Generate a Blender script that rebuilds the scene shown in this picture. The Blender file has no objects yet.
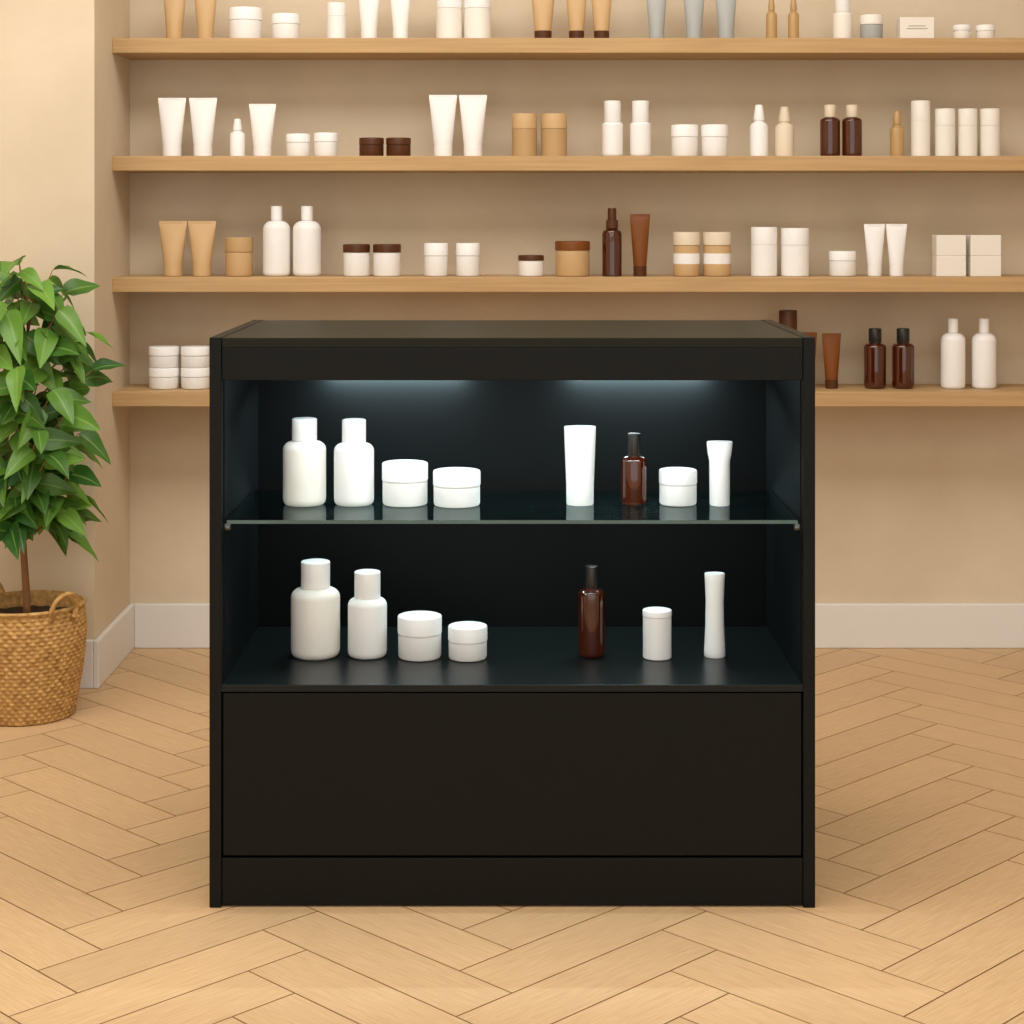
import bpy, math, random
from mathutils import Vector, Matrix
random.seed(7)
scene = bpy.context.scene
try:
    scene.view_settings.view_transform = 'Standard'
    scene.view_settings.look = 'None'
except Exception: pass

# ------------------------------------------------------------ helpers
def lin(c):
    c = c/255.0
    return c/12.92 if c <= 0.04045 else ((c+0.055)/1.055)**2.4
def rgb(r,g,b): return (lin(r),lin(g),lin(b),1.0)

EYE=1.155; F=1845.0
CY=3.075            # counter front plane
SHELF_Y0=4.71; WALL_Y=4.93; PILLAR_Y=4.51; ALC_X=-1.021

def new_mat(name):
    m=bpy.data.materials.new(name); m.use_nodes=True
    return m, m.node_tree.nodes, m.node_tree.links, m.node_tree.nodes['Principled BSDF']

def plain(name,col,rough=0.45,spec=0.5,var=0.04,scale=30,bump=0.0,coat=0.0,trans=0.0,metal=0.0,sss=0.0):
    m,n,l,b=new_mat(name)
    tc=n.new('ShaderNodeTexCoord'); nz=n.new('ShaderNodeTexNoise')
    nz.inputs['Scale'].default_value=scale; nz.inputs['Detail'].default_value=4
    l.new(tc.outputs['Object'],nz.inputs['Vector'])
    mx=n.new('ShaderNodeMix'); mx.data_type='RGBA'
    mx.inputs[6].default_value=tuple(c*(1-var) for c in col[:3])+(1,)
    mx.inputs[7].default_value=tuple(min(1,c*(1+var)) for c in col[:3])+(1,)
    l.new(nz.outputs['Fac'],mx.inputs[0]); l.new(mx.outputs[2],b.inputs['Base Color'])
    b.inputs['Roughness'].default_value=rough
    b.inputs['Specular IOR Level'].default_value=spec
    b.inputs['Coat Weight'].default_value=coat
    b.inputs['Coat Roughness'].default_value=0.06
    b.inputs['Transmission Weight'].default_value=trans
    b.inputs['Metallic'].default_value=metal
    if bump>0:
        bp=n.new('ShaderNodeBump'); bp.inputs['Strength'].default_value=bump; bp.inputs['Distance'].default_value=0.002
        l.new(nz.outputs['Fac'],bp.inputs['Height']); l.new(bp.outputs[0],b.inputs['Normal'])
    return m

def plaster(name,c1,c2):
    m,n,l,b=new_mat(name)
    tc=n.new('ShaderNodeTexCoord')
    a=n.new('ShaderNodeTexNoise'); a.inputs['Scale'].default_value=2.2; a.inputs['Detail'].default_value=8; a.inputs['Roughness'].default_value=0.62
    l.new(tc.outputs['Object'],a.inputs['Vector'])
    r=n.new('ShaderNodeValToRGB'); r.color_ramp.elements[0].position=0.3; r.color_ramp.elements[1].position=0.72
    r.color_ramp.elements[0].color=c1; r.color_ramp.elements[1].color=c2
    l.new(a.outputs['Fac'],r.inputs[0]); l.new(r.outputs[0],b.inputs['Base Color'])
    f=n.new('ShaderNodeTexNoise'); f.inputs['Scale'].default_value=60; f.inputs['Detail'].default_value=6
    l.new(tc.outputs['Object'],f.inputs['Vector'])
    bp=n.new('ShaderNodeBump'); bp.inputs['Strength'].default_value=0.15; bp.inputs['Distance'].default_value=0.002
    l.new(f.outputs['Fac'],bp.inputs['Height']); l.new(bp.outputs[0],b.inputs['Normal'])
    b.inputs['Roughness'].default_value=0.9; b.inputs['Specular IOR Level'].default_value=0.2
    return m

def wood(name,c1,c2,rough=0.5):
    m,n,l,b=new_mat(name)
    tc=n.new('ShaderNodeTexCoord'); mp=n.new('ShaderNodeMapping'); mp.inputs['Scale'].default_value=(1.2,26,40)
    l.new(tc.outputs['Object'],mp.inputs['Vector'])
    a=n.new('ShaderNodeTexNoise'); a.inputs['Scale'].default_value=2.5; a.inputs['Detail'].default_value=7; a.inputs['Roughness'].default_value=0.6
    a.inputs['Distortion'].default_value=0.4
    l.new(mp.outputs[0],a.inputs['Vector'])
    r=n.new('ShaderNodeValToRGB'); r.color_ramp.elements[0].position=0.3; r.color_ramp.elements[1].position=0.7
    r.color_ramp.elements[0].color=c1; r.color_ramp.elements[1].color=c2
    l.new(a.outputs['Fac'],r.inputs[0]); l.new(r.outputs[0],b.inputs['Base Color'])
    b.inputs['Roughness'].default_value=rough; b.inputs['Specular IOR Level'].default_value=0.3
    return m

def mesh_obj(name,verts,faces,mats,fm=None,smooth=False,parent=None,angle=40):
    me=bpy.data.meshes.new(name+'_mesh'); me.from_pydata(verts,[],faces)
    for m in mats: me.materials.append(m)
    if fm: 
        for p,i in zip(me.polygons,fm): p.material_index=i
    if smooth:
        for p in me.polygons: p.use_smooth=True
        me.update()
        try: me.set_sharp_from_angle(angle=math.radians(angle))
        except Exception: pass
    me.update()
    o=bpy.data.objects.new(name,me); scene.collection.objects.link(o)
    if parent: o.parent=parent
    return o

def box(name,x0,x1,y0,y1,z0,z1,mat,parent=None,bev=0.0):
    cx,cy,cz=(x0+x1)/2,(y0+y1)/2,(z0+z1)/2
    v=[(x-cx,y-cy,z-cz) for z in (z0,z1) for y in (y0,y1) for x in (x0,x1)]
    f=[(0,2,3,1),(4,5,7,6),(0,1,5,4),(2,6,7,3),(0,4,6,2),(1,3,7,5)]
    o=mesh_obj(name,v,f,[mat],parent=parent); o.location=(cx,cy,cz)
    if bev>0:
        md=o.modifiers.new('bevel','BEVEL'); md.width=bev; md.segments=2; md.limit_method='ANGLE'
    return o

def loft(name,rings,mats,loc,seg=36,parent=None,rot=0.0,angle=35):
    """rings: (z, rx, ry, material index of band above)"""
    v=[];f=[];fm=[]
    for (z,rx,ry,mi) in rings:
        for i in range(seg):
            a=2*math.pi*i/seg
            v.append((rx*math.cos(a),ry*math.sin(a),z))
    for k in range(len(rings)-1):
        for i in range(seg):
            j=(i+1)%seg
            f.append((k*seg+i,k*seg+j,(k+1)*seg+j,(k+1)*seg+i)); fm.append(rings[k][3])
    f.append(tuple(reversed(range(seg)))); fm.append(rings[0][3])
    n=len(rings)-1
    f.append(tuple(n*seg+i for i in range(seg))); fm.append(rings[n-1][3])
    o=mesh_obj(name,v,f,mats,fm,smooth=True,parent=parent,angle=angle)
    o.location=loc; o.rotation_euler=(0,0,rot)
    return o

# ------------------------------------------------------------ materials
M={}
M['wall']=plaster('wall_plaster',rgb(206,190,165),rgb(221,206,182))
M['base']=plain('baseboard_paint',rgb(226,223,220),0.5,var=0.01)
M['ceil']=plain('ceiling_paint',rgb(236,234,230),0.9,var=0.01)
M['shelf']=wood('oak_shelf',rgb(176,142,98),rgb(195,161,114),0.5)
M['white']=plain('white_plastic',rgb(240,239,237),0.5,0.4,var=0.01)
M['white2']=plain('white_cap_plastic',rgb(245,245,244),0.45,0.4,var=0.01)
M['cream']=plain('cream_plastic',rgb(236,232,223),0.5,0.4,var=0.01)
M['beige']=plain('beige_plastic',rgb(222,208,184),0.5,0.4,var=0.01)
M['tan']=plain('tan_plastic',rgb(200,166,120),0.5,0.4,var=0.02)
M['tan2']=plain('tan_dark_plastic',rgb(184,150,104),0.5,0.4,var=0.02)
M['brown']=plain('dark_brown_plastic',rgb(80,44,20),0.35,0.3,var=0.05)
M['brown2']=plain('brown_plastic',rgb(118,66,22),0.4,0.25,var=0.04)
M['grey']=plain('grey_plastic',rgb(168,172,170),0.5,var=0.01)
M['gold']=plain('gold_plastic',rgb(182,146,94),0.35,var=0.02)
M['amber']=plain('amber_glass',rgb(92,36,9),0.08,0.5,var=0.05,coat=0.6,trans=0.55)
M['black']=plain('black_cap_plastic',rgb(26,24,22),0.35,var=0.02)
M['card']=plain('card_box',rgb(234,229,219),0.7,var=0.01)
M['ink']=plain('label_ink',rgb(120,110,98),0.7)
M['cab']=plain('counter_black_laminate',rgb(11,12,8),0.45,0.18,var=0.12,scale=220,bump=0.06)
M['cabtop']=plain('counter_top_laminate',rgb(32,34,25),0.42,0.10,var=0.08,scale=120)
M['cabin']=plain('counter_interior_laminate',rgb(11,15,16),0.5,0.12,var=0.1,scale=120)
M['deck']=plain('counter_deck_laminate',rgb(13,19,19),0.32,0.25,var=0.25,scale=220,bump=0.05)
M['gap']=plain('shadow_gap_black',rgb(6,6,5),0.8,0.1)
M['steel']=plain('steel_clip',rgb(120,125,125),0.3,metal=1.0,var=0.02)
M['soil']=plain('soil',rgb(60,42,28),0.95,var=0.4,scale=60,bump=0.8)

# thin clear glass: tinted transparency + fresnel reflection
m,n,l,b=new_mat('shelf_glass'); n.remove(b)
tp=n.new('ShaderNodeBsdfTransparent'); tp.inputs[0].default_value=(0.94,0.97,0.965,1)
gl=n.new('ShaderNodeBsdfGlossy'); gl.inputs['Color'].default_value=(0.7,0.82,0.82,1)
fr=n.new('ShaderNodeFresnel'); fr.inputs[0].default_value=1.16
nz=n.new('ShaderNodeTexNoise'); nz.inputs['Scale'].default_value=5
mr=n.new('ShaderNodeMapRange'); mr.inputs[3].default_value=0.05; mr.inputs[4].default_value=0.09
l.new(nz.outputs['Fac'],mr.inputs[0]); l.new(mr.outputs[0],gl.inputs['Roughness'])
ms=n.new('ShaderNodeMixShader'); l.new(fr.outputs[0],ms.inputs[0]); l.new(tp.outputs[0],ms.inputs[1]); l.new(gl.outputs[0],ms.inputs[2])
l.new(ms.outputs[0],n['Material Output'].inputs['Surface']); M['glass']=m
M['edge']=plain('glass_polished_edge',rgb(62,96,96),0.12,0.8,var=0.45,scale=14,coat=0.5,trans=0.1)
M['edge2']=plain('glass_rear_edge',rgb(10,18,18),0.3,0.2,var=0.3,scale=14)  # same glass edge, colour darkened so sides and back look unlit

# LED
m,n,l,b=new_mat('led_strip'); b.inputs['Emission Color'].default_value=(0.85,0.97,1,1); b.inputs['Emission Strength'].default_value=8; M['led']=m

# ------------------------------------------------------------ room shell
XL,XR,YF,ZC=-2.7,2.7,-1.2,2.8
box('wall_back',ALC_X,XR,WALL_Y,WALL_Y+0.1,-0.02,ZC,M['wall'])
# left wall: column face that steps forward of the shelf alcove
box('wall_left',XL,ALC_X,PILLAR_Y,WALL_Y+0.1,-0.02,ZC,M['wall'])
box('wall_left_side',XL-0.1,XL,YF,PILLAR_Y,-0.02,ZC,M['wall'])
box('wall_right',XR,XR+0.1,YF,WALL_Y+0.1,-0.02,ZC,M['wall'])
box('ceiling',XL-0.1,XR+0.1,YF,WALL_Y+0.1,ZC,ZC+0.1,M['ceil'])
BH=0.118
box('baseboard_back',ALC_X+0.014,XR,WALL_Y-0.014,WALL_Y,0.0,BH,M['base'],bev=0.003)
box('baseboard_alcove_side',ALC_X,ALC_X+0.014,PILLAR_Y-0.014,WALL_Y,0.0,BH,M['base'],bev=0.003)
box('baseboard_left',XL,ALC_X,PILLAR_Y-0.014,PILLAR_Y,0.0,BH,M['base'],bev=0.003)

# floor : herringbone oak, real planks
W=0.114; N=4; L=N*W
v=[];f=[];cols=[];uvs=[]
def plank(cx0,cy0,lx,ly,rotA=math.radians(45)):
    g=0.0005; bv=0.0009
    ca,sa=math.cos(rotA),math.sin(rotA)
    x0,x1,y0,y1=cx0+g,cx0+lx-g,cy0+g,cy0+ly-g
    mx,my=(x0+x1)/2,(y0+y1)/2
    wx,wy=mx*ca-my*sa, mx*sa+my*ca+2.9
    if not(XL-0.2<wx<XR+0.2 and YF-0.2<wy<WALL_Y+0.2): return
    base=len(v)
    def add(x,y,z):
        v.append((x*ca-y*sa,x*sa+y*ca+2.9,z))
    P=[(x0,y0),(x1,y0),(x1,y1),(x0,y1)]
    Q=[(x0+bv,y0+bv),(x1-bv,y0+bv),(x1-bv,y1-bv),(x0+bv,y1-bv)]
    for p in P: add(p[0],p[1],-0.0018)
    for q in Q: add(q[0],q[1],0.0)
    c=random.random(); ou,ov=random.uniform(0,50),random.uniform(0,50)
    def uv(p):
        if lx>ly: return (p[0]+ou,p[1]+ov)
        return (p[1]+ou,p[0]+ov)
    def face(idx,pts,cc):
        f.append(tuple(base+i for i in idx))
        for p in pts: uvs.append(uv(p)); cols.append(cc)
    face((4,5,6,7),Q,c)
    for i in range(4):
        j=(i+1)%4; face((i,j,4+j,4+i),(P[i],P[j],Q[j],Q[i]),-1.0)
R=50
for j in range(-R,R):
    for k in range(-9,9):
        plank((j+2*N*k)*W,j*W,L,W)
        plank(j*W,(j-2*N+1+2*N*k)*W,W,L)
base=len(v)
for p in ((XL-0.1,YF),(XR+0.1,YF),(XR+0.1,WALL_Y+0.1),(XL-0.1,WALL_Y+0.1)): v.append((p[0],p[1],-0.0019))
f.append((base,base+1,base+2,base+3)); uvs+= [(0,0)]*4; cols+=[-1.0]*4

m,n,l,b=new_mat('oak_herringbone')
uvn=n.new('ShaderNodeUVMap'); uvn.uv_map='UVMap'
mp=n.new('ShaderNodeMapping'); mp.inputs['Scale'].default_value=(9,170,1); l.new(uvn.outputs[0],mp.inputs['Vector'])
g1=n.new('ShaderNodeTexNoise'); g1.inputs['Scale'].default_value=1.6; g1.inputs['Detail'].default_value=8; g1.inputs['Roughness'].default_value=0.65; g1.inputs['Distortion'].default_value=0.3
l.new(mp.outputs[0],g1.inputs['Vector'])
r=n.new('ShaderNodeValToRGB'); r.color_ramp.elements[0].position=0.28; r.color_ramp.elements[1].position=0.7
r.color_ramp.elements[0].color=rgb(186,154,114); r.color_ramp.elements[1].color=rgb(212,180,139)
l.new(g1.outputs['Fac'],r.inputs[0])
at=n.new('ShaderNodeAttribute'); at.attribute_name='tone'
mr=n.new('ShaderNodeMapRange'); mr.inputs[1].default_value=0; mr.inputs[2].default_value=1; mr.inputs[3].default_value=0.92; mr.inputs[4].default_value=1.04
l.new(at.outputs['Fac'],mr.inputs[0])
hs=n.new('ShaderNodeHueSaturation'); l.new(r.outputs[0],hs.inputs['Color']); l.new(mr.outputs[0],hs.inputs['Value'])
lt=n.new('ShaderNodeMath'); lt.operation='LESS_THAN'; lt.inputs[1].default_value=-0.5; l.new(at.outputs['Fac'],lt.inputs[0])
mx=n.new('ShaderNodeMix'); mx.data_type='RGBA'; mx.inputs[7].default_value=rgb(140,106,70)
l.new(lt.outputs[0],mx.inputs[0]); l.new(hs.outputs[0],mx.inputs[6]); l.new(mx.outputs[2],b.inputs['Base Color'])
b.inputs['Roughness'].default_value=0.5; b.inputs['Specular IOR Level'].default_value=0.25
bp=n.new('ShaderNodeBump'); bp.inputs['Strength'].default_value=0.12; bp.inputs['Distance'].default_value=0.001
l.new(g1.outputs['Fac'],bp.inputs['Height']); l.new(bp.outputs[0],b.inputs['Normal'])
fl=mesh_obj('floor',v,f,[m])
uvl=fl.data.uv_layers.new(name='UVMap')
for i,u in enumerate(uvs): uvl.data[i].uv=u
ca=fl.data.attributes.new('tone','FLOAT','CORNER')
for i,c in enumerate(cols): ca.data[i].value=c

# ------------------------------------------------------------ wall shelves
SZ=[1.607,1.306,0.996,0.704]; ST=0.038
for z in SZ:
    box('wall_shelf',ALC_X,1.9,SHELF_Y0,WALL_Y,z-ST,z,M['shelf'],bev=0.0015)

# ------------------------------------------------------------ product builders
def cyl_ring(z,r,mi): return (z,r,r,mi)
def jar(name,loc,r,h,body,lid,lidfrac=0.42,bands=None):
    e=min(0.003,r*0.12); zl=h*(1-lidfrac); k=r*0.975
    R_=[cyl_ring(0,k-e*1.6,0),cyl_ring(e*0.4,k-e*0.5,0),cyl_ring(e*1.4,k,0)]
    mats=[body,lid]
    if bands:
        mats=[body,lid]+bands
        R_+= [cyl_ring(zl*0.40,k,2),cyl_ring(zl*0.74,k,0)]
    R_+=[cyl_ring(zl-0.0016,k,0),cyl_ring(zl-0.0014,k-0.0018,0),cyl_ring(zl,k-0.0018,1),
        cyl_ring(zl+0.0002,r-e*0.2,1),cyl_ring(zl+0.001,r,1),cyl_ring(h-e,r,1),cyl_ring(h-e*0.3,r-e*0.3,1),cyl_ring(h,r-e,1)]
    return loft(name,R_,mats,loc)
def bottle(name,loc,r,h,capr,caph,body,cap,shoulder=None,neck=0.85):
    sh=shoulder if shoulder is not None else r*0.55
    z1=h-caph-sh
    R_=[cyl_ring(0,r*0.82,0),cyl_ring(r*0.04,r*0.90,0),cyl_ring(r*0.14,r*0.975,0),cyl_ring(r*0.3,r,0),cyl_ring(z1,r,0)]
    nr=capr*neck
    for i in range(1,8):
        a=i/7*math.pi/2
        R_.append(cyl_ring(z1+sh*0.92*math.sin(a),nr+(r-nr)*math.cos(a),0))
    R_+= [cyl_ring(h-caph,nr,0),cyl_ring(h-caph+0.0003,capr*0.97,1),cyl_ring(h-caph+0.0015,capr,1),
          cyl_ring(h-0.002,capr,1),cyl_ring(h-0.0006,capr*0.95,1),cyl_ring(h,capr*0.86,1)]
    return loft(name,R_,[body,cap],loc)
def tube(name,loc,wt,wb,h,body,cap,capfrac=0.16):
    """squeeze tube standing on its cap, flat crimped end up"""
    rt=wt/2; rb=wb/2; zc=h*capfrac
    R_=[(0,rb*0.93,rb*0.93,0),(0.0015,rb,rb,0),(zc,rb*1.02,rb*1.02,0),(zc+0.0004,rb*0.98,rb*0.98,1)]
    for i in range(1,11):
        t=i/10; rx=rb*0.99+(rt-rb)*t; ry=rb*(1-t**1.6*0.9)
        R_.append((zc+(h-zc-0.008)*t,rx,ry,1))
    R_+=[(h-0.0078,rt,0.0016,1),(h-0.0005,rt,0.0014,1),(h,rt*0.99,0.0009,1)]
    return loft(name,R_,[cap,body],loc,seg=40)
def cylinder(name,loc,r,h,body,cap,capfrac=0.35,slim=1.0):
    z=h*(1-capfrac); e=0.0018
    R_=[cyl_ring(0,r-e,0),cyl_ring(e,r,0),cyl_ring(z-0.001,r,0),cyl_ring(z-0.0008,r*0.95,0),cyl_ring(z,r*0.95,1),cyl_ring(z+0.0003,r*slim,1),
        cyl_ring(h-e,r*slim,1),cyl_ring(h-e*0.3,r*slim-e*0.3,1),cyl_ring(h,r*slim-e,1)]
    return loft(name,R_,[body,cap],loc)
def pump(name,loc,r,h,body,cap):
    """bottle with slim nozzle"""
    z1=h*0.58
    R_=[cyl_ring(0,r*0.85,0),cyl_ring(0.002,r,0),cyl_ring(z1,r,0),cyl_ring(z1+h*0.05,r*0.88,0),cyl_ring(z1+h*0.09,r*0.55,0),
        cyl_ring(z1+h*0.12,r*0.5,0),cyl_ring(z1+h*0.121,r*0.62,1),cyl_ring(z1+h*0.2,r*0.6,1),cyl_ring(h-0.002,r*0.42,1),cyl_ring(h,r*0.34,1)]
    return loft(name,R_,[body,cap],loc)
def dropper(name,loc,r,h,body,cap):
    z1=h*0.62
    R_=[cyl_ring(0,r*0.88,0),cyl_ring(0.002,r,0),cyl_ring(z1,r,0),cyl_ring(z1+h*0.04,r*0.9,0),cyl_ring(z1+h*0.07,r*0.6,0),
        cyl_ring(z1+h*0.08,r*0.5,0),cyl_ring(z1+h*0.081,r*0.62,1),cyl_ring(z1+h*0.20,r*0.6,1),cyl_ring(z1+h*0.21,r*0.45,1),
        cyl_ring(h-0.004,r*0.44,1),cyl_ring(h,r*0.38,1)]
    return loft(name,R_,[body,cap],loc)
def pack(name,loc,w,h,d,mat,split=True,label=False):
    e=bpy.data.objects.new(name,None); scene.collection.objects.link(e); e.location=loc
    z=h*0.5
    if split:
        o=box('box_base',-w/2,w/2,-d/2,d/2,0,z-0.0007,mat,e,0.0012)
        box('box_core',-w/2+0.0015,w/2-0.0015,-d/2+0.0015,d/2-0.0015,z-0.002,z+0.002,mat,e)
        box('box_lid',-w/2,w/2,-d/2,d/2,z+0.0007,h,mat,e,0.0012)
    else:
        box('box_body',-w/2,w/2,-d/2,d/2,0,h,mat,e,0.0012)
    if label:
        for i,(lw,lz) in enumerate(((0.5,0.62),(0.62,0.5))):
            box('label_line_%d'%(i+1),-w*lw/2,w*lw/2,-d/2-0.0003,-d/2+0.001,h*lz-0.0008,h*lz+0.0008,M['ink'],e)
    return e

PY=4.80; S=F/PY      # measured units per metre on the product line of the wall shelves
def put(shelf,items):
    z=SZ[shelf]+0.0002
    for it in items:
        k,x0,x1,h=it[0],it[1],it[2],it[3]/S; mats=it[4:]
        x=((x0+x1)/2-512)/S; w=(x1-x0)/S; r=w/2; loc=(x,PY,z)
        mm=[M[q] for q in mats if isinstance(q,str)]
        a=mm[0] if mm else None; c=mm[1] if len(mm)>1 else a
        if k=='tube': tube('squeeze_tube',loc,w,w*0.66,h,a,c)
        elif k=='jar': jar('cosmetic_jar',loc,r,h,a,c,0.38)
        elif k=='ljar': jar('cosmetic_jar',loc,r,h,a,c,0.26)
        elif k=='bjar': jar('cosmetic_jar',loc,r,h,a,c,0.3,bands=[M['white']])
        elif k=='cyl': cylinder('lotion_cylinder',loc,r,h,a,c)
        elif k=='bot': bottle('lotion_bottle',loc,r,h,r*0.62,h*0.34,a,c)
        elif k=='nbot': bottle('shampoo_bottle',loc,r,h,r*0.42,h*0.2,a,c,r*0.7)
        elif k=='tallcap': bottle('toner_bottle',loc,r,h,r*0.8,h*0.38,a,c,r*0.3,0.9)
        elif k=='pump': pump('serum_bottle',loc,r,h,a,c)
        elif k=='drop': dropper('dropper_bottle',loc,r,h,a,c)
        elif k=='amb': bottle('amber_bottle',loc,r,h,r*0.58,h*0.24,a,c,r*0.4)
        elif k=='stack':
            jar('stacked_cosmetic_jar',loc,r,h*0.5,a,c); jar('stacked_cosmetic_jar',(x,PY,z+h*0.5+0.0002),r,h*0.5,a,c)
        elif k=='pack': pack('product_box',loc,w*0.98,h,0.05,a)
        elif k=='lpack': pack('product_box',loc,w,h,0.05,a,False,True)

put(0,[('tube',162,187,60,'tan'),('tube',193,218,60,'tan'),('jar',229,262,33,'white','white2'),('jar',272,300,27,'white','white2'),
 ('cyl',327,346,38,'white'),('tube',357,381,60,'white'),('tube',389,412,60,'white'),('cyl',436,462,50,'cream','white'),('cyl',464,491,50,'cream','white'),
 ('tube',530,556,62,'tan','brown'),('tube',565,588,62,'tan','brown'),('tube',590,613,62,'tan','brown'),
 ('tube',645,668,62,'grey'),('tube',682,706,62,'grey'),('tube',714,738,62,'grey'),
 ('pump',766,777,44,'gold'),('pump',788,799,44,'gold'),('tallcap',833,852,46,'cream','white'),('jar',860,883,26,'grey','cream'),
 ('lpack',898,932,23,'card'),('jar',953,971,16,'cream','white'),('jar',976,995,16,'cream','white')])
put(1,[('tube',158,186,59,'white'),('tube',189,217,59,'white'),('pump',230,245,38,'white'),('tube',249,276,53,'white'),
 ('jar',286,310,23,'white','white2'),('jar',314,338,24,'white','white2'),('jar',359,384,19,'brown','brown'),('jar',386,411,19,'brown','brown'),
 ('tube',429,457,62,'white'),('tube',459,487,62,'white'),('cyl',512,537,43,'tan2','tan'),('cyl',541,567,43,'tan2','tan'),
 ('tallcap',602,623,56,'white','white2'),('tallcap',630,651,56,'white','white2'),('jar',671,698,32,'white','white2'),('jar',701,728,32,'white','white2'),
 ('pump',750,768,52,'white'),('pump',775,794,50,'beige'),('amb',820,840,52,'amber','beige'),('amb',842,862,52,'amber','beige'),
 ('pump',890,904,46,'gold'),('cyl',911,930,56,'cream'),('cyl',935,955,48,'cream'),('cyl',958,977,48,'cream'),('cyl',980,1000,48,'cream')])
put(2,[('tube',159,187,55,'tan'),('tube',188,216,55,'tan'),('jar',225,253,39,'tan','tan2'),('nbot',263,290,70,'white','white2'),('nbot',293,321,70,'white','white2'),
 ('ljar',343,370,32,'white','brown'),('ljar',373,401,32,'white','brown'),('jar',424,448,33,'white','white2'),('jar',456,480,33,'white','white2'),
 ('ljar',518,544,21,'white','brown'),('ljar',555,590,35,'tan','brown2'),('drop',602,622,68,'amber','brown'),('tube',630,650,62,'brown2','brown'),
 ('bjar',673,700,44,'tan','beige'),('bjar',703,731,44,'tan','beige'),('cyl',751,777,49,'white'),('cyl',781,809,48,'white'),('jar',829,856,25,'white','white2'),
 ('tube',864,885,52,'white'),('tube',886,907,52,'white'),('pack',934,964,41,'card'),('pack',968,999,41,'card')])
put(3,[('stack',149,179,42,'white','white2'),('stack',181,210,42,'white','white2'),('cyl',779,797,78,'brown2','brown'),
 ('tube',799,817,56,'brown2','brown'),('tube',822,841,55,'brown2','brown'),
 ('amb',864,886,60,'amber','black'),('amb',892,914,60,'amber','black'),('nbot',941,965,70,'white','white2'),('nbot',972,996,70,'white','white2')])

# ------------------------------------------------------------ display counter
ctr=bpy.data.objects.new('display_counter',None); scene.collection.objects.link(ctr)
def cb(name,*a,bev=0.0012): 
    return box(name,*a,parent=ctr,bev=bev)
X0,X1=-0.5045,0.5055; T=0.02; CB=CY+0.52; H=0.951; DK=0.372; BI=CY+0.435
cb('side_panel_left',X0,X0+T,CY,CB,0,H,M['cab'])
cb('side_panel_right',X1-T,X1,CY,CB,0,H,M['cab'])
cb('top_panel',X0+T,X1-T,CY+0.004,CB,H-0.018,H-0.001,M['cabtop'])
cb('header_panel',X0+T,X1-T,CY+0.003,CY+0.021,0.879,H-0.018,M['cab'])
cb('back_panel',X0+T,X1-T,BI,CB,0.0,H-0.018,M['cabin'])
cb('deck',X0+T,X1-T,CY+0.0,BI,DK-0.012,DK,M['deck'])
cb('side_liner_left',X0+T,X0+T+0.002,CY+0.022,BI,DK,H-0.018,M['cabin'],bev=0)
cb('side_liner_right',X1-T-0.002,X1-T,CY+0.022,BI,DK,H-0.018,M['cabin'],bev=0)
cb('lower_front_panel',X0+T+0.002,X1-T-0.002,CY+0.004,CY+0.022,0.086,DK-0.015,M['cab'])
cb('carcass_front',X0+T,X1-T,CY+0.022,CY+0.03,0.0,DK-0.012,M['gap'],bev=0)
cb('plinth',X0+T,X1-T,CY+0.004,CY+0.022,0.003,0.082,M['cab'])
# glass shelf: front edge coloured bright, side and rear edges painted dim
gz=0.643; gx0,gx1=X0+T+0.006,X1-T-0.006; gy0,gy1=CY+0.02,CY+0.36; gt=0.006
v=[(x,y,z) for z in (gz-gt,gz) for y in (gy0,gy1) for x in (gx0,gx1)]
g=mesh_obj('glass_shelf',v,[(0,2,3,1),(4,5,7,6),(0,1,5,4),(2,6,7,3),(0,4,6,2),(1,3,7,5)],[M['glass'],M['edge'],M['edge2']],[0,0,1,2,2,2],parent=ctr)
for i,(xx,sg) in enumerate(((X0+T,1),(X1-T,-1))):
    for j,yy in enumerate((gy0+0.012,gy1-0.05)):
        R_=[(0,0.007,0.007,0),(0.0095,0.007,0.007,0),(0.011,0.0055,0.0055,0)]
        o=loft('shelf_clip_%d'%(i*2+j+1),R_,[M['steel']],(xx,yy,gz-gt-0.0072),seg=20,parent=ctr)
        o.rotation_euler=(0,math.radians(90)*sg,0)
# two rear LED fittings under the top, plus an added front fill
def strip(i,cx,ly,lz,wid,en,tilt=0.0):
    ld=bpy.data.lights.new('led_light_%d'%i,'AREA'); ld.shape='RECTANGLE'; ld.size=wid; ld.size_y=0.008; ld.energy=en; ld.color=(0.80,0.95,1.0)
    lo=bpy.data.objects.new('led_light_%d'%i,ld); scene.collection.objects.link(lo); lo.parent=ctr
    lo.location=(cx,ly,lz); lo.rotation_euler=(tilt,0,0)
for i,cx in enumerate((-0.22,0.24)):
    cb('led_housing_%d'%(i+1),cx-0.17,cx+0.17,BI-0.026,BI-0.008,0.863,H-0.018,M['cab'])
    cb('led_strip_%d'%(i+1),cx-0.165,cx+0.165,BI-0.022,BI-0.012,0.861,0.863,M['led'],bev=0)
    strip(i+1,cx,BI-0.017,0.859,0.26,2.2,math.radians(12))
cb('led_housing_front',-0.45,0.45,CY+0.022,CY+0.042,0.915,H-0.018,M['steel'])  # invented fitting behind the header, carries the product fill
cb('led_strip_front',-0.445,0.445,CY+0.025,CY+0.039,0.912,0.915,M['led'],bev=0)
strip(3,0,CY+0.034,0.910,0.86,1.8,math.radians(15))  # added fill light, brightens the products from the front

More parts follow.
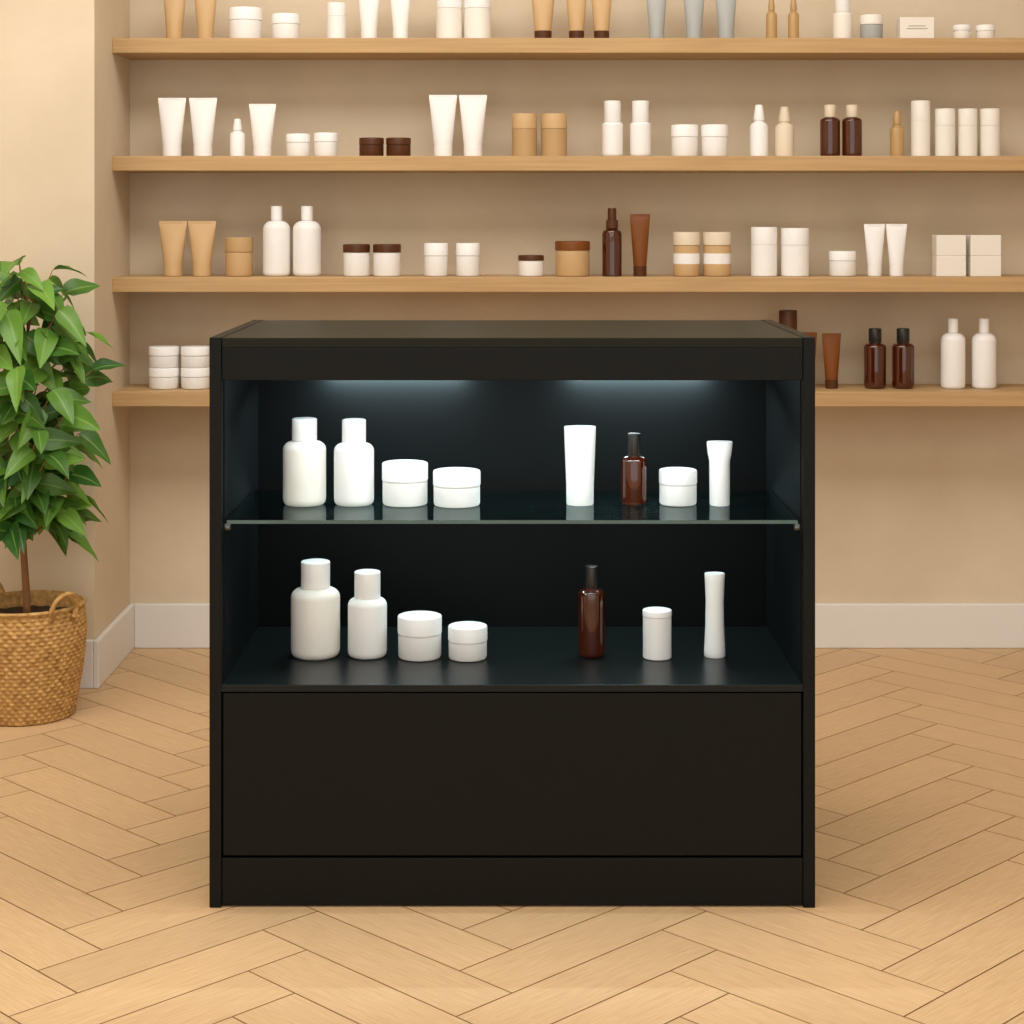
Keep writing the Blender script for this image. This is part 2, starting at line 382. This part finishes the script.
# products in counter
S1=565.0; GY=F/S1
def gx(px,s): return (px-512)/s
zg=gz+0.0002
def cbot(x0,x1,h,capw,caph,s,z,y,body='cream',cap='white2',name='lotion_bottle',sh=None):
    r=(x1-x0)/2/s
    bottle(name,(gx((x0+x1)/2,s),y,z),r,h/s,capw/2/s,caph/s,M[body],M[cap],r*0.42 if sh is None else r*sh,0.93)
cbot(283,326,86,25,22,S1,zg,GY); cbot(334,374,85,24,23,S1,zg,GY,'white')
jar('cosmetic_jar',(gx(405,S1),GY,zg),23/S1,42/S1,M['white'],M['white2'],0.42)
jar('cosmetic_jar',(gx(457,S1),GY-0.01,zg),23.7/S1,35/S1,M['white'],M['white2'],0.42)
loft('squeeze_tube',[(0,13/S1,13/S1,0),(0.002,13.6/S1,13.6/S1,0),(20/S1,13.8/S1,13.6/S1,0),(50/S1,15/S1,13/S1,0),(70/S1,15.8/S1,11/S1,0),(77/S1,16/S1,10/S1,0),(78/S1,15.6/S1,9.4/S1,0)],[M['white2']],(gx(580,S1),GY,zg))
cbot(621,647,71,13,22,S1,zg,GY,'amber','black','amber_bottle',0.5)
jar('cosmetic_jar',(gx(678,S1),GY,zg),19/S1,35/S1,M['white'],M['white2'],0.4)
loft('squeeze_tube',[(0,9.5/S1,9.5/S1,0),(0.002,10/S1,10/S1,0),(44/S1,10.3/S1,10/S1,0),(52/S1,12/S1,9/S1,0),(62/S1,13/S1,8/S1,0),(63.5/S1,12.6/S1,7.5/S1,0)],[M['white2']],(gx(719,S1),GY-0.01,zg))
S2=563.0; DY=F/S2; zd=DK+0.0002
cbot(291,340,95,29,26,S2,zd,DY,'cream'); cbot(348,387,85,26,26,S2,zd,DY-0.002,'white')
jar('cosmetic_jar',(gx(420,S2),DY-0.01,zd),22/S2,42/S2,M['white'],M['white2'],0.42)
jar('cosmetic_jar',(gx(468,S2),DY-0.018,zd),19.5/S2,33/S2,M['white'],M['white2'],0.45)
cbot(578,605,90,13,22,S2,zd,DY,'amber','black','amber_bottle',0.6)
cylinder('lotion_cylinder',(gx(656.5,S2),DY-0.015,zd),14.2/S2,48/S2,M['white'],M['white2'],0.12,1.02)
loft('squeeze_tube',[(0,10/S2,10/S2,0),(0.002,10.6/S2,10.6/S2,0),(6/S2,10.6/S2,10.4/S2,0),(30/S2,9.4/S2,9.4/S2,0),(55/S2,9/S2,8.6/S2,0),(76/S2,9.8/S2,8/S2,0),(82/S2,10.2/S2,7.6/S2,0),(83/S2,9.8/S2,7/S2,0)],[M['white2']],(gx(714.5,S2),DY-0.003,zd))

# ------------------------------------------------------------ potted plant
PX,PYY=-1.124,4.27
pl=bpy.data.objects.new('potted_ficus',None); scene.collection.objects.link(pl)
# basket weave
def Rz(t): return 0.107+0.027*math.sin(min(1,t*1.15)*math.pi*0.5)-0.006*max(0,t-0.8)/0.2
BHt=0.255; NS=288; NR=168; rows=28
v=[];f=[]
for k in range(NR+1):
    t=k/NR; z=t*BHt
    ph=t*rows; row=int(min(ph,rows-1e-6)); fr=ph-row
    for i in range(NS):
        a=2*math.pi*i/NS
        tw=math.cos(42*a+row*math.pi+fr*1.2)
        d=0.0046*(abs(math.sin(math.pi*fr))**0.6)*(0.5+0.5*tw)
        rr=Rz(t)+d
        v.append((rr*math.cos(a),rr*math.sin(a),z))
for k in range(NR):
    for i in range(NS):
        j=(i+1)%NS; f.append((k*NS+i,k*NS+j,(k+1)*NS+j,(k+1)*NS+i))
b0=len(v)
for (t,z) in ((1,BHt),(0.9,BHt-0.05)):
    for i in range(NS):
        a=2*math.pi*i/NS; v.append(((Rz(t)-0.008)*math.cos(a),(Rz(t)-0.008)*math.sin(a),z))
for i in range(NS):
    j=(i+1)%NS
    f.append((NR*NS+i,NR*NS+j,b0+j,b0+i)); f.append((b0+i,b0+j,b0+NS+j,b0+NS+i))
f.append(tuple(reversed(range(NS))))
m,n,l,b=new_mat('woven_seagrass')
tc=n.new('ShaderNodeTexCoord'); nz=n.new('ShaderNodeTexNoise'); nz.inputs['Scale'].default_value=70; nz.inputs['Detail'].default_value=5
l.new(tc.outputs['Object'],nz.inputs['Vector']); r=n.new('ShaderNodeValToRGB')
r.color_ramp.elements[0].position=0.3; r.color_ramp.elements[1].position=0.7
r.color_ramp.elements[0].color=rgb(158,116,60); r.color_ramp.elements[1].color=rgb(212,170,106)
l.new(nz.outputs['Fac'],r.inputs[0]); l.new(r.outputs[0],b.inputs['Base Color']); b.inputs['Roughness'].default_value=0.8
M['basket']=m
bk=mesh_obj('woven_basket',v,f,[m],smooth=True,parent=pl,angle=180); bk.location=(PX,PYY,0.001)

def sweep(name,pts,rad,mat,parent,seg=10,smooth=True,twist=0):
    v=[];f=[]
    n_=len(pts)
    prev=None
    for k in range(n_):
        p=Vector(pts[k]); d=(Vector(pts[min(k+1,n_-1)])-Vector(pts[max(k-1,0)])).normalized()
        s=(prev if prev is not None else (Vector((1,0,0)) if abs(d.x)<0.8 else Vector((0,1,0))))
        s=(s-d*s.dot(d)).normalized(); prev=s; t=d.cross(s)
        for i in range(seg):
            a=2*math.pi*i/seg+twist*k
            rr=rad[k]*(1+ (0.18*math.cos(3*a) if twist else 0))
            v.append(tuple(p+s*rr*math.cos(a)+t*rr*math.sin(a)))
    for k in range(n_-1):
        for i in range(seg):
            j=(i+1)%seg; f.append((k*seg+i,k*seg+j,(k+1)*seg+j,(k+1)*seg+i))
    f.append(tuple(reversed(range(seg)))); f.append(tuple((n_-1)*seg+i for i in range(seg)))
    return v,f
v,f=sweep('',[(0.131*math.cos(a),0.131*math.sin(a),BHt) for a in [2*math.pi*i/120 for i in range(121)]],[0.0045]*121,None,None,10,twist=0.5)
o=mesh_obj('basket_rim',v,f,[M['basket']],smooth=True,parent=pl,angle=180); o.location=(PX,PYY,0.001)
for hi,ang in enumerate((math.radians(-38),math.radians(142))):
    pts=[]
    for i in range(41):
        t=-0.7+i/40*(math.pi+1.4)
        lx=0.034*math.cos(t); lz=0.036*math.sin(t)
        r0=0.136+0.014*math.sin(max(0,t))
        pts.append((r0*math.cos(ang)-lx*math.sin(ang), r0*math.sin(ang)+lx*math.cos(ang), BHt+0.004+lz))
    v,f=sweep('',pts,[0.0058]*41,None,None,10,twist=0.5)
    o=mesh_obj('basket_handle_%d'%(hi+1),v,f,[M['basket']],smooth=True,parent=pl,angle=180); o.location=(PX,PYY,0.001)
v=[(0,0,0)];f=[]
for rr in (0.04,0.08,0.121):
    for i in range(48):
        a=2*math.pi*i/48; v.append((rr*math.cos(a),rr*math.sin(a),random.uniform(-0.003,0.003)))
for i in range(48):
    j=(i+1)%48; f.append((0,1+i,1+j))
    for k in range(2): f.append((1+k*48+i,1+(k+1)*48+i,1+(k+1)*48+j,1+k*48+j))
o=mesh_obj('soil',v,f,[M['soil']],smooth=True,parent=pl,angle=180); o.location=(PX,PYY,BHt-0.03)

# trunk, branches
bark=plain('bark',rgb(140,98,58),0.85,var=0.3,scale=50,bump=0.6)
allv=[];allf=[]
def addm(vf):
    o_=len(allv); allv.extend(vf[0]); allf.extend([tuple(i+o_ for i in q) for q in vf[1]])
def trunkp(z): return Vector((PX+0.006*math.sin(z*9)-0.004,PYY+0.008*math.sin(z*7+1),z))
tz=[0.22+0.78*i/24 for i in range(25)]
addm(sweep('',[tuple(trunkp(z)) for z in tz],[0.0095-0.007*i/24 for i in range(25)],None,None,10))
# leaves
lv=[];lf=[];lt_=[]
WALLLIM=PILLAR_Y-0.02
def leaf(p,d,nrm,Ln,Wd,droop,tone):
    d=d.normalized(); s=d.cross(nrm).normalized(); nn=s.cross(d).normalized()
    o_=len(lv); NSg=9
    wave=random.uniform(0,6)
    for k in range(NSg+1):
        t=k/NSg
        w=Wd*0.5*(math.sin(math.pi*min(1,t**0.62))**0.8 if 0<t<1 else 0.0)*(1-0.2*t)
        c=p+d*(Ln*t)+Vector((0,0,-droop*Ln*t*t))
        for q in (-1,-0.5,0,0.5,1):
            off=s*(w*q)+nn*(abs(q)*w*0.32+0.12*w*abs(q)*math.sin(wave+t*11+q))
            P=c+off
            if P.y>WALLLIM: P.y=WALLLIM-0.002*random.random()
            lv.append(tuple(P)); lt_.append((tone,t,abs(q)))
    for k in range(NSg):
        for q in range(4):
            a=o_+k*5+q; lf.append((a,a+1,a+6,a+5))
def env(z):
    pts=[(0.36,0.04),(0.42,0.10),(0.52,0.125),(0.62,0.14),(0.75,0.15),(0.86,0.145),(0.95,0.11),(1.02,0.075),(1.09,0.03)]
    for a,b_ in zip(pts,pts[1:]):
        if a[0]<=z<=b_[0]: return a[1]+(b_[1]-a[1])*(z-a[0])/(b_[0]-a[0])
    return 0.03
NB=58
for i in range(NB):
    zt=0.41+0.645*(i+0.5)/NB
    ang=i*2.39996+random.uniform(-0.3,0.3)
    R0=env(zt)*random.choice((0.5,0.85,1.0,1.0))
    sy=0.8 if math.sin(ang)>0 else 1.0
    end=Vector((PX+R0*math.cos(ang),PYY+R0*math.sin(ang)*sy,zt))
    z0=max(0.40,zt-0.10-0.25*R0) if zt>0.5 else 0.47+0.02*random.random()
    st=trunkp(z0)
    mid=(st+end)/2+Vector((0,0,-0.012 if zt>0.5 else 0.02))
    pts=[]
    for k in range(9):
        t=k/8; pts.append(tuple(st*(1-t)**2+mid*2*t*(1-t)+end*t*t))
    addm(sweep('',pts,[0.0032-0.0022*k/8 for k in range(9)],None,None,6))
    out=Vector((math.cos(ang),math.sin(ang)*sy,0))
    nl=random.randint(4,6)
    for q in range(nl):
        t=1-0.16*q; t=max(0.3,t)
        p=st*(1-t)**2+mid*2*t*(1-t)+end*t*t
        side=(q%2*2-1) if q>0 else 0
        da=side*random.uniform(0.6,1.3)+random.uniform(-0.25,0.25)
        dd=Vector((out.x*math.cos(da)-out.y*math.sin(da),out.x*math.sin(da)+out.y*math.cos(da),random.uniform(-0.8,0.5)))
        nrm=(Vector((0,0,0.8))+out*random.uniform(0.2,1.1)+Vector((random.uniform(-.6,.6),random.uniform(-1.3,0),0))).normalized()
        Ln=random.uniform(0.07,0.11)
        leaf(p,dd,nrm,Ln,Ln*random.uniform(0.52,0.66),random.uniform(0.1,0.5),random.random())
mesh_obj('trunk_and_branches',allv,allf,[bark],smooth=True,parent=pl,angle=180)
m,n,l,b=new_mat('leaf_green')
at=n.new('ShaderNodeAttribute'); at.attribute_name='leafc'
sp=n.new('ShaderNodeSeparateXYZ'); l.new(at.outputs['Vector'],sp.inputs[0])
r=n.new('ShaderNodeValToRGB'); r.color_ramp.elements[0].color=rgb(42,90,30); r.color_ramp.elements[1].color=rgb(112,160,58)
l.new(sp.outputs[0],r.inputs[0])
mrb=n.new('ShaderNodeMapRange'); mrb.inputs[1].default_value=0.0; mrb.inputs[2].default_value=0.12; mrb.inputs[3].default_value=0.5; mrb.inputs[4].default_value=0.0
l.new(sp.outputs[2],mrb.inputs[0])
mx=n.new('ShaderNodeMix'); mx.data_type='RGBA'; mx.inputs[7].default_value=rgb(160,192,100)
l.new(mrb.outputs[0],mx.inputs[0]); l.new(r.outputs[0],mx.inputs[6])
l.new(mx.outputs[2],b.inputs['Base Color']); b.inputs['Roughness'].default_value=0.42
tr=n.new('ShaderNodeBsdfTranslucent'); l.new(mx.outputs[2],tr.inputs[0])
ms=n.new('ShaderNodeMixShader'); ms.inputs[0].default_value=0.25; out=n['Material Output']
l.new(b.outputs[0],ms.inputs[1]); l.new(tr.outputs[0],ms.inputs[2]); l.new(ms.outputs[0],out.inputs['Surface'])
lo=mesh_obj('leaves',lv,lf,[m],smooth=True,parent=pl,angle=180)
av=lo.data.attributes.new('leafc','FLOAT_VECTOR','POINT')
for i,c in enumerate(lt_): av.data[i].vector=c

# ------------------------------------------------------------ lights
def area(name,loc,sx,sy,e,col,rot=(0,0,0)):
    d=bpy.data.lights.new(name,'AREA'); d.shape='RECTANGLE'; d.size=sx; d.size_y=sy; d.energy=e; d.color=col
    o=bpy.data.objects.new(name,d); scene.collection.objects.link(o); o.location=loc; o.rotation_euler=rot; return o
area('ceiling_light',(-0.3,3.1,2.76),3.2,1.3,74,(1.0,0.965,0.91))
area('ceiling_light',(-0.3,0.6,2.76),3.6,1.6,34,(1.0,0.965,0.91))
w=bpy.data.worlds.new('world'); scene.world=w; w.use_nodes=True
bg=w.node_tree.nodes['Background']; bg.inputs[0].default_value=(1.0,0.985,0.96,1); bg.inputs[1].default_value=1.45

# ------------------------------------------------------------ camera
cd=bpy.data.cameras.new('camera'); cam=bpy.data.objects.new('camera',cd); scene.collection.objects.link(cam)
cam.location=(0,0,EYE); cam.rotation_euler=(math.radians(90),0,0)
cd.sensor_width=36; cd.lens=F/1024*36; cd.shift_y=-(512-215)/1024; cd.clip_start=0.05
scene.camera=cam
